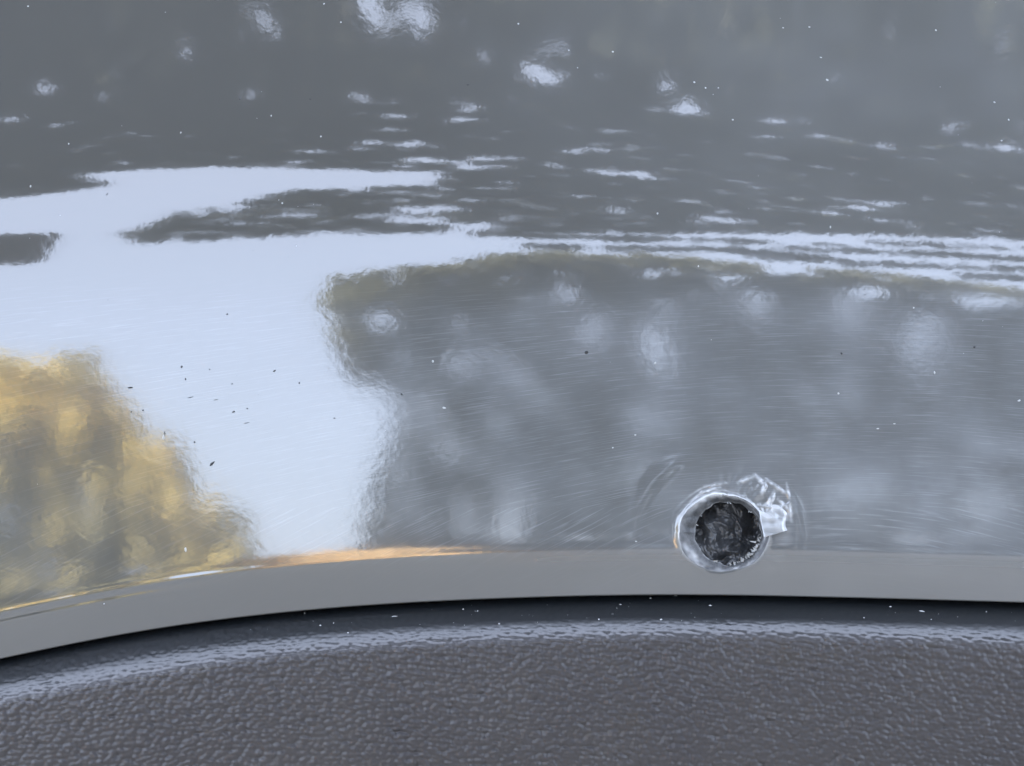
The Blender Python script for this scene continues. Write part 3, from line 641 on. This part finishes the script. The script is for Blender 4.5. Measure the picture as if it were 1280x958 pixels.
# ---------------------------------------------------------------- black grained trim under the lip
def plastic_trim():
    us = np.arange(-300, 1581, 1.5)
    prof_t = [(-24, 64), (4, 62), (30, 60), (36, 51), (51, 36), (56, 18), (61, 3), (110, -1), (190, -5), (330, -24)]
    rows = np.concatenate([np.arange(-24, 30, 1.5), np.arange(30, 64, 0.9), np.arange(64, 300, 1.45)])
    tl = np.interp(rows, *zip(*prof_t))
    k = np.exp(-0.5 * (np.arange(-6, 7) / 2.6) ** 2); k /= k.sum()
    tl = np.convolve(np.pad(tl, 6, mode='edge'), k, 'valid')
    Y = np.concatenate([[0], -np.cumsum(np.tan(np.radians((tl[1:] + tl[:-1]) / 2)) * np.diff(rows))])
    Y -= np.interp(4, rows, Y)
    arc = np.concatenate([[0], np.cumsum(np.hypot(np.diff(rows), np.diff(Y)))])
    wob = 50 + 0 * us
    U, RW = np.meshgrid(us, rows); 
    e_y = depth(us, np.full_like(us, 742.0))
    shift = 3.0 * np.exp(-((us - 150) / 160) ** 2) - 2.0 * np.exp(-((us - 950) / 200) ** 2)
    ROW = RW + edge_row(us)[None] + shift[None] * sstep(10, 50, RW)
    P = place(U, ROW, e_y[None] + (Y[:, None] + 13.0) * S)
    nrm = normals_of(P)
    V = np.tile(arc[:, None], (1, len(us)))
    # leather grain: lumps on a jittered lattice, drawn out along the trim
    cu, cv = 8.2, 5.9
    x = (U + 3 * vnoise(U * 0.02, V * 0.03, 81) + 0.9 * vnoise(U * 0.07, V * 0.08, 82)) / cu
    y = (V - 0.10 * U + 6 * vnoise(U * 0.012, V * 0.02, 83) + 0.9 * vnoise(U * 0.06, V * 0.07, 84)) / cv
    xi, yi = np.floor(x).astype(np.int64), np.floor(y).astype(np.int64)
    def hsh(a, b, s):
        n = (a * 374761393 + b * 668265263 + s * 1442695041) & 0x7fffffff
        n = ((n ^ (n >> 13)) * 1274126177) & 0x7fffffff
        return ((n ^ (n >> 16)) & 0xffff) / 65535.0
    H = np.full(U.shape, -1.0)
    for a in (-1, 0, 1):
        for b in (-1, 0, 1):
            ci, cj = xi + a, yi + b
            px = ci + 0.5 + (hsh(ci, cj, 1) - 0.5) * 0.75 + 0.5 * (cj & 1); py = cj + 0.5 + (hsh(ci, cj, 2) - 0.5) * 0.6
            sz = 0.85 + 0.35 * hsh(ci, cj, 3)
            d2 = ((x - px) / (0.74 * sz)) ** 2 + ((y - py) / (0.70 * sz)) ** 2
            H = np.maximum(H, (1 - d2) * (0.7 + 0.5 * hsh(ci, cj, 4)))
    for _ in range(1):
        H[1:-1, 1:-1] = 0.4 * H[1:-1, 1:-1] + 0.15 * (H[:-2, 1:-1] + H[2:, 1:-1] + H[1:-1, :-2] + H[1:-1, 2:])
    H = np.clip(H, -0.8, 1.2)
    amp = 0.35 + 0.6 * sstep(34, 44, RW) + 2.2 * sstep(48, 68, RW)
    amp += 0.7 * (1 - sstep(250, 600, U)) * (1 - sstep(30, 50, RW))
    P = P + nrm * (H * amp * S)[..., None]
    sheet = np.stack([U / 100, V / 100, U * 0], -1)
    return mesh('plastic_trim', P.reshape(-1, 3) - LOC, grid_faces(*U.shape), M_trim, car, attrs={'sheet': sheet.reshape(-1, 3), 'face_light': sstep(34, 62, RW).reshape(-1), 'highlight_gloss': (sstep(29, 42, RW) * (1 - sstep(47, 64, RW))).reshape(-1)}), P, nrm, us, rows
trim, trimP, trimN, tus, trows = plastic_trim()

# dark box added behind the panel, so that no daylight comes through the hole
def light_block():
    x = 0.152; zt, zb = 0.112, -0.112; yf, yb = 0.018, 0.075
    v = [(-x, yf, zb), (x, yf, zb), (x, yf + 0.03, zt), (-x, yf + 0.03, zt), (-x * 0.95, yb, zb), (x * 0.95, yb, zb), (x * 0.95, yb, zt), (-x * 0.95, yb, zt)]
    f = [(4, 5, 6, 7), (0, 4, 7, 3), (1, 2, 6, 5), (3, 7, 6, 2), (0, 1, 5, 4)]
    mesh('added_light_block', np.array(v), np.array(f), M_light_block, car, smooth=False)
light_block()

# ---------------------------------------------------------------- dust and grit
def specks(name, items, mat, parent, on='panel'):
    """items: (u, row, length, width, angle); low domed flakes lying on the surface"""
    V = []; F = []
    for (u, row, a, b, th) in items:
        a *= 0.85; b *= 0.85
        if on == 'panel':
            w = row
            for _ in range(20): w = row - float(arch(np.array(float(u)), np.array(float(w))))
            c = panel_point(np.array([u, u + 1.0, u]), np.array([w, w, w + 1.0]))
        else:
            j = int(np.clip((u - tus[0]) / 1.5, 0, len(tus) - 2)); er = row - float(edge_row(np.array(float(u))))
            i = int(np.clip(np.searchsorted(trows, er), 1, len(trows) - 2))
            c = np.array([trimP[i, j], trimP[i, j + 1], trimP[i + 1, j]])
        tx = c[1] - c[0]; tx /= np.linalg.norm(tx); ty = c[2] - c[0]; ty -= tx * (tx @ ty); ty /= np.linalg.norm(ty)
        n = np.cross(tx, ty); n = -n if n[1] > 0 else n
        k = len(V); ct, st = math.cos(th), math.sin(th)
        for q in range(7):
            g = q / 7 * 2 * math.pi; r = random.uniform(0.75, 1.2)
            p, s = a * r * math.cos(g), b * r * math.sin(g)
            V.append(c[0] + (tx * (p * ct - s * st) + ty * (p * st + s * ct)) * S - n * 0.1 * S)
        V.append(c[0] + n * min(a, b) * 0.8 * S)
        for q in range(7): F.append((k + q, k + (q + 1) % 7, k + 7))
    o = mesh(name, np.array(V) - LOC, np.array(F), mat, parent, smooth=True)
    o['kind'] = 'stuff'
rnd = random.Random(5)
pale = [(1034, 100, 2.6, 1.9, 0.6), (1012, 34, 1.9, 1.6, 0), (979, 35, 1.7, 1.4, 0), (1026, 72, 2.4, 1.3, 0.2), (1170, 38, 1.7, 1.7, 0), (1243, 128, 2.0, 1.6, 1), (1261, 150, 1.4, 2.2, 0), (1252, 176, 1.7, 1.7, 0),
        (1038, 284, 1.5, 2.1, 0), (916, 150, 1.7, 1.5, 0), (822, 267, 1.5, 2.0, 0), (766, 65, 1.8, 1.8, 0), (648, 30, 1.6, 1.6, 0), (711, 63, 1.5, 1.2, 0), (405, 5, 1.7, 1.7, 0), (426, 28, 1.4, 1.4, 0), (35, 8, 1.8, 1.4, 0), (226, 166, 1.2, 1.8, 0), (339, 145, 1.2, 2.0, 0),
        (86, 180, 1.3, 1.7, 0), (38, 233, 1.5, 2.3, 0), (401, 171, 1.4, 1.6, 0), (353, 254, 1.4, 1.8, 0), (232, 687, 1.8, 4.2, 0.05), (204, 547, 1.3, 4.5, 0.1), (541, 452, 1.8, 1.9, 0), (555, 510, 3.2, 1.8, 0.1), (819, 454, 1.6, 2.4, 0.6), (794, 544, 1.9, 1.6, 0), (766, 560, 1.3, 1.3, 0),
        (1168, 466, 1.5, 2.7, 0), (1048, 492, 1.7, 1.7, 0), (1142, 385, 1.4, 1.6, 0), (1274, 501, 3.0, 1.7, -0.5), (1118, 530, 2.4, 0.9, 0), (1097, 536, 2.4, 1.0, 0), (873, 333, 1.4, 1.8, 0), (795, 677, 2.2, 1.4, 0), (130, 755, 1.2, 1.2, 0), (898, 110, 1.4, 1.4, 0), (868, 103, 1.6, 1.6, 0), (882, 110, 1.4, 1.4, 0)]
for k in range(28):
    r = rnd.choice((0.5, 0.6, 0.7, 0.8, 0.6, 1.0))
    pale.append((rnd.uniform(0, 1280), rnd.uniform(0, 640) ** 1.0 * rnd.choice((1, 1, 0.5)), r, r * rnd.uniform(0.8, 1.5), rnd.uniform(0, 3)))
specks('dust', pale, M_dust, panel)
dark = [(227, 459, 1.8, 2.2, 0), (163, 485, 4.6, 1.5, 0.1), (284, 393, 1.6, 1.6, 0), (343, 464, 2.8, 1.4, -0.5), (265, 580, 5.6, 2.0, -0.6), (243, 553, 1.5, 1.8, 0), (292, 515, 2.4, 1.4, -0.3), (374, 479, 1.3, 1.8, 0), (134, 243, 2.6, 0.9, -0.9), (585, 106, 2.6, 1.2, -0.3), (388, 124, 2.2, 1.4, 0), (300, 124, 2, 1.2, 0), (733, 441, 3.6, 2.6, -0.5), (232, 474, 1.2, 2.4, 0), (206, 542, 1.2, 3.6, 0),
        (290, 480, 1.3, 1.3, 0), (262, 462, 1.4, 1.2, 0), (179, 513, 2.0, 1.4, 0), (164, 515, 1.4, 1.4, 0), (309, 511, 1.6, 1.2, 0.4), (418, 523, 1.6, 1.3, 0), (238, 497, 5.5, 0.8, -0.15), (270, 500, 5, 0.7, -0.1), (308, 529, 6, 0.7, -0.1), (1218, 434, 2, 1.8, 0), (1052, 442, 2, 1.6, 0), (502, 493, 1.8, 1.8, 0)]
for k in range(18):
    r = rnd.uniform(0.4, 0.7); dark.append((rnd.gauss(290, 120), rnd.gauss(440, 90), r, r * 1.4, rnd.uniform(0, 3)))
specks('grit', dark, M_grit, panel)
tp = [(845, 744, 3.2, 1.5, 0), (436, 791, 1.6, 1.5, 0), (401, 781, 1.9, 1.6, 0), (417, 778, 1.2, 2.4, 0), (625, 780, 1.4, 2.2, 0), (749, 774, 1.2, 2.2, 0), (827, 775, 2.0, 2.0, 0), (813, 748, 1.8, 1.4, 0.3), (776, 755, 2.4, 1.2, 0.2), (1153, 763, 4.4, 1.7, 0.35), (1113, 758, 2.2, 1.4, 0), (1081, 772, 1.3, 1.3, 0), (888, 756, 3.0, 1.5, 0), (580, 761, 1.6, 1.4, 0), (597, 764, 1.8, 1.3, 0), (382, 766, 1.5, 1.5, 0), (1165, 774, 1.2, 1.2, 0), (1234, 765, 1.2, 1.2, 0), (494, 770, 5, 0.8, 0)]
for k in range(40):
    u = rnd.uniform(300, 1280); r = rnd.uniform(0.5, 0.8); tp.append((u, float(edge_row(np.array(u))) + rnd.uniform(6, 36), r, r, 0))
specks('dust', tp, M_dust, trim, 'trim')
